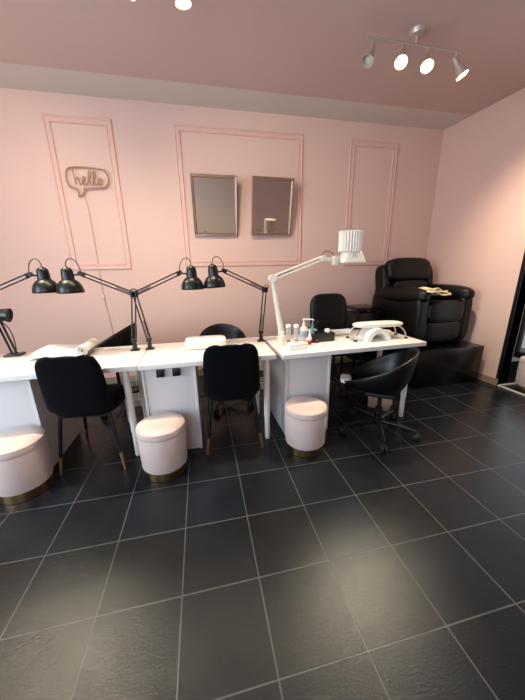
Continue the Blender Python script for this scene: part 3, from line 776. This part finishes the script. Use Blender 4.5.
# rolled hand towel
ht = thing('hand_towel', 'rolled white hand towel behind the nail drying lamp', 'towel', at(5.15, 2.22), R(2))
MB().tube([(-.115, 0, .027), (-.11, 0, .027), (.11, 0, .027), (.115, 0, .027)], [.020, .026, .026, .020], 20).build('roll', M['towel'], ht)
# nail drying lamp: an arch
uv = thing('nail_dryer', 'white arched nail drying lamp under the hand rest', 'nail dryer', at(5.78, 1.50), R(2))
def arch(r0, r1, y0, y1, n=28):
    mb = MB(); rows = []
    for i in range(n+1):
        a = PI*i/n; ca, sa = math.cos(a), math.sin(a)
        rows.append([mb.bm.verts.new((rx*ca, yy, rz*sa)) for (rx, rz, yy) in ((r1*1.0, r1*.92, y0), (r1*1.02, r1*.95, (y0+y1)/2), (r1, r1*.90, y1), (r0, r0*.9, y1), (r0, r0*.9, y0))])
    for a, b in zip(rows, rows[1:]):
        for k in range(5): mb.bm.faces.new((a[k], a[(k+1) % 5], b[(k+1) % 5], b[k]))
    mb.bm.faces.new(rows[0]); mb.bm.faces.new(list(reversed(rows[-1])))
    return mb
arch(.072, .112, -.07, .10).build('housing', M['plastic_w'], uv)
MB().box((0, .02, .004), (.142, .15, .008), .002).build('hand_plate', M['plastic_c'], uv)
bk = MB()
vs = [bk.bm.verts.new((.072*math.cos(PI*i/16), .096, .065*math.sin(PI*i/16))) for i in range(17)]; bk.bm.faces.new(vs)
ob = bk.build('back_wall', M['plastic_w'], uv); s_ = ob.modifiers.new('thickness', 'SOLIDIFY'); s_.thickness = .004
# hand rest with chrome legs
hr_ = thing('hand_rest', 'white padded hand rest on curved chrome legs at the desk end', 'hand rest', at(5.93, 1.62), R(-2))
MB().cushion((0, 0, .122), (.44, .135, .042), 4, 14).build('pad', M['pad'], hr_)
for sx in (-1, 1):
    for sy in (-1, 1):
        pts = smooth_path([(sx*.165, sy*.045, .108), (sx*.19, sy*.055, .094), (sx*.218, sy*.066, .06), (sx*.232, sy*.07, .018), (sx*.236, sy*.07, .012)], 5)
        l = MB().tube(pts, .0065, 10).build('leg', M['chrome'], hr_)
        MB().lathe([(0, 0), (.015, 0), (.016, .004), (.011, .012), (0, .014)], (sx*.236, sy*.07, 0), 16).build('leg_foot', M['organizer'], l)
cp = bottle('cotton_pad', 'round cream pad lying under the right half of the hand rest', 'pad', 6.42, 1.98,
            [(0, 0), (.052, 0), (.058, .008), (.058, .024), (.052, .032), (0, .034)], M['cream'])
MB().lathe([(.0585, .013), (.060, .016), (.0585, .019)], seg=24).build('seam', M['plastic_c'], cp)
# ------------------------------------------------------------------ under and behind the desks
bn = thing('waste_bin', 'beige square bin under the right-hand desk beside its leg', 'bin', tv(6.52, 1.98), R(42))
bb = MB(); w0, w1, hh = .10, .125, .30
for (x, y, sx, sy) in ((0, -.09, .19, .006), (0, .09, .19, .006), (-.09, 0, .006, .19), (.09, 0, .006, .19)): bb.box((x, y, hh/2), (sx, sy, hh), .002)
bb.box((0, 0, .004), (.18, .18, .008)); bb.build('body', M['bin'], bn)
rm = MB()
for (x, y, sx, sy) in ((0, -.093, .20, .014), (0, .093, .20, .014), (-.093, 0, .014, .20), (.093, 0, .014, .20)): rm.box((x, y, hh+.005), (sx, sy, .012), .003)
rm.build('rim', M['bin'], bn)
def trolley(label, x, y):
    t = thing('wire_trolley', label, 'trolley', tv(x, y), 0, 'white wire trolleys behind the desks')
    w, d = .15, .075
    for sx in (-1, 1):
        for sy in (-1, 1): MB().cyl((sx*w, sy*d, 0), (sx*w, sy*d, .62), .007, .007, 10).build('post', M['wire'], t)
    for zb in (.16, .36, .56):
        m = MB()
        for dz in (0, .018, .036, .054):
            m.tube([(-w, -d, zb+dz), (w, -d, zb+dz), (w, d, zb+dz), (-w, d, zb+dz)], .0032, 6, closed=True)
        for q in range(9): xx = -w+2*w*q/8; m.tube([(xx, -d, zb+.05), (xx, -d, zb), (xx, d, zb), (xx, d, zb+.05)], .002, 5)
        m.build('basket', M['wire'], t)
    return t
trolley('white wire trolley seen through the gap below the left desk', -.22, 2.98)
trolley('white wire trolley seen below the right end of the middle desk', 3.28, 3.25)

# ------------------------------------------------------------------ light
w = bpy.data.worlds.new('world'); bpy.context.scene.world = w; w.use_nodes = True
w.node_tree.nodes['Background'].inputs[0].default_value = (.72, .80, .86, 1)
w.node_tree.nodes['Background'].inputs[1].default_value = .5
def area(name, loc, aim, sx, sy, e, col):
    l = bpy.data.lights.new(name, 'AREA'); l.shape = 'RECTANGLE'; l.size = sx; l.size_y = sy; l.energy = e; l.color = col
    o = bpy.data.objects.new(name, l); C.objects.link(o); o.location = loc
    o.rotation_euler = (-Vector(aim)).to_track_quat('Z', 'Y').to_euler()
    return o
area('daylight_left_window', tv(XL-.1, -3.5, 4.9), (1, 0, 0), 5.2*T, 7.6*T, 175, (.66, .85, 1))
area('daylight_shopfront', tv(-3.0, YF+.03, 4.5), (0, 1, 0), 7*T, 6.3*T, 58, (.74, .87, 1))

area('daylight_entrance', tv(14.05, 1.3, 4.2), (-1, 0, 0), 6*T, 6.5*T, 16, (.88, .95, 1))

# ------------------------------------------------------------------ camera
cd = bpy.data.cameras.new('camera'); co = bpy.data.objects.new('camera', cd); C.objects.link(co)
cd.sensor_fit = 'HORIZONTAL'; cd.sensor_width = 36; cd.lens = 36*279.758/525; cd.clip_start = .05
yaw, pitch, roll = -.20851, .27944, -.01831
fwd = Vector((-math.sin(yaw)*math.cos(pitch), math.cos(yaw)*math.cos(pitch), -math.sin(pitch)))
r0 = Vector((math.cos(yaw), math.sin(yaw), 0)); u0 = r0.cross(fwd)
rr = r0*math.cos(roll)+u0*math.sin(roll); uu = u0*math.cos(roll)-r0*math.sin(roll)
mw = Matrix((rr, uu, -fwd)).transposed().to_4x4(); mw.translation = tv(1.527, -4.733, 3.976)
co.matrix_world = mw
sc = bpy.context.scene; sc.camera = co
sc.view_settings.view_transform = 'Standard'; sc.view_settings.look = 'None'; sc.view_settings.gamma = 1
sc.view_settings.exposure = 0; sc.view_settings.use_curve_mapping = False
sc.cycles.use_denoising = True; sc.cycles.max_bounces = 8; sc.cycles.diffuse_bounces = 5
sc.cycles.caustics_reflective = False; sc.cycles.caustics_refractive = False
sc.cycles.sample_clamp_indirect = 6
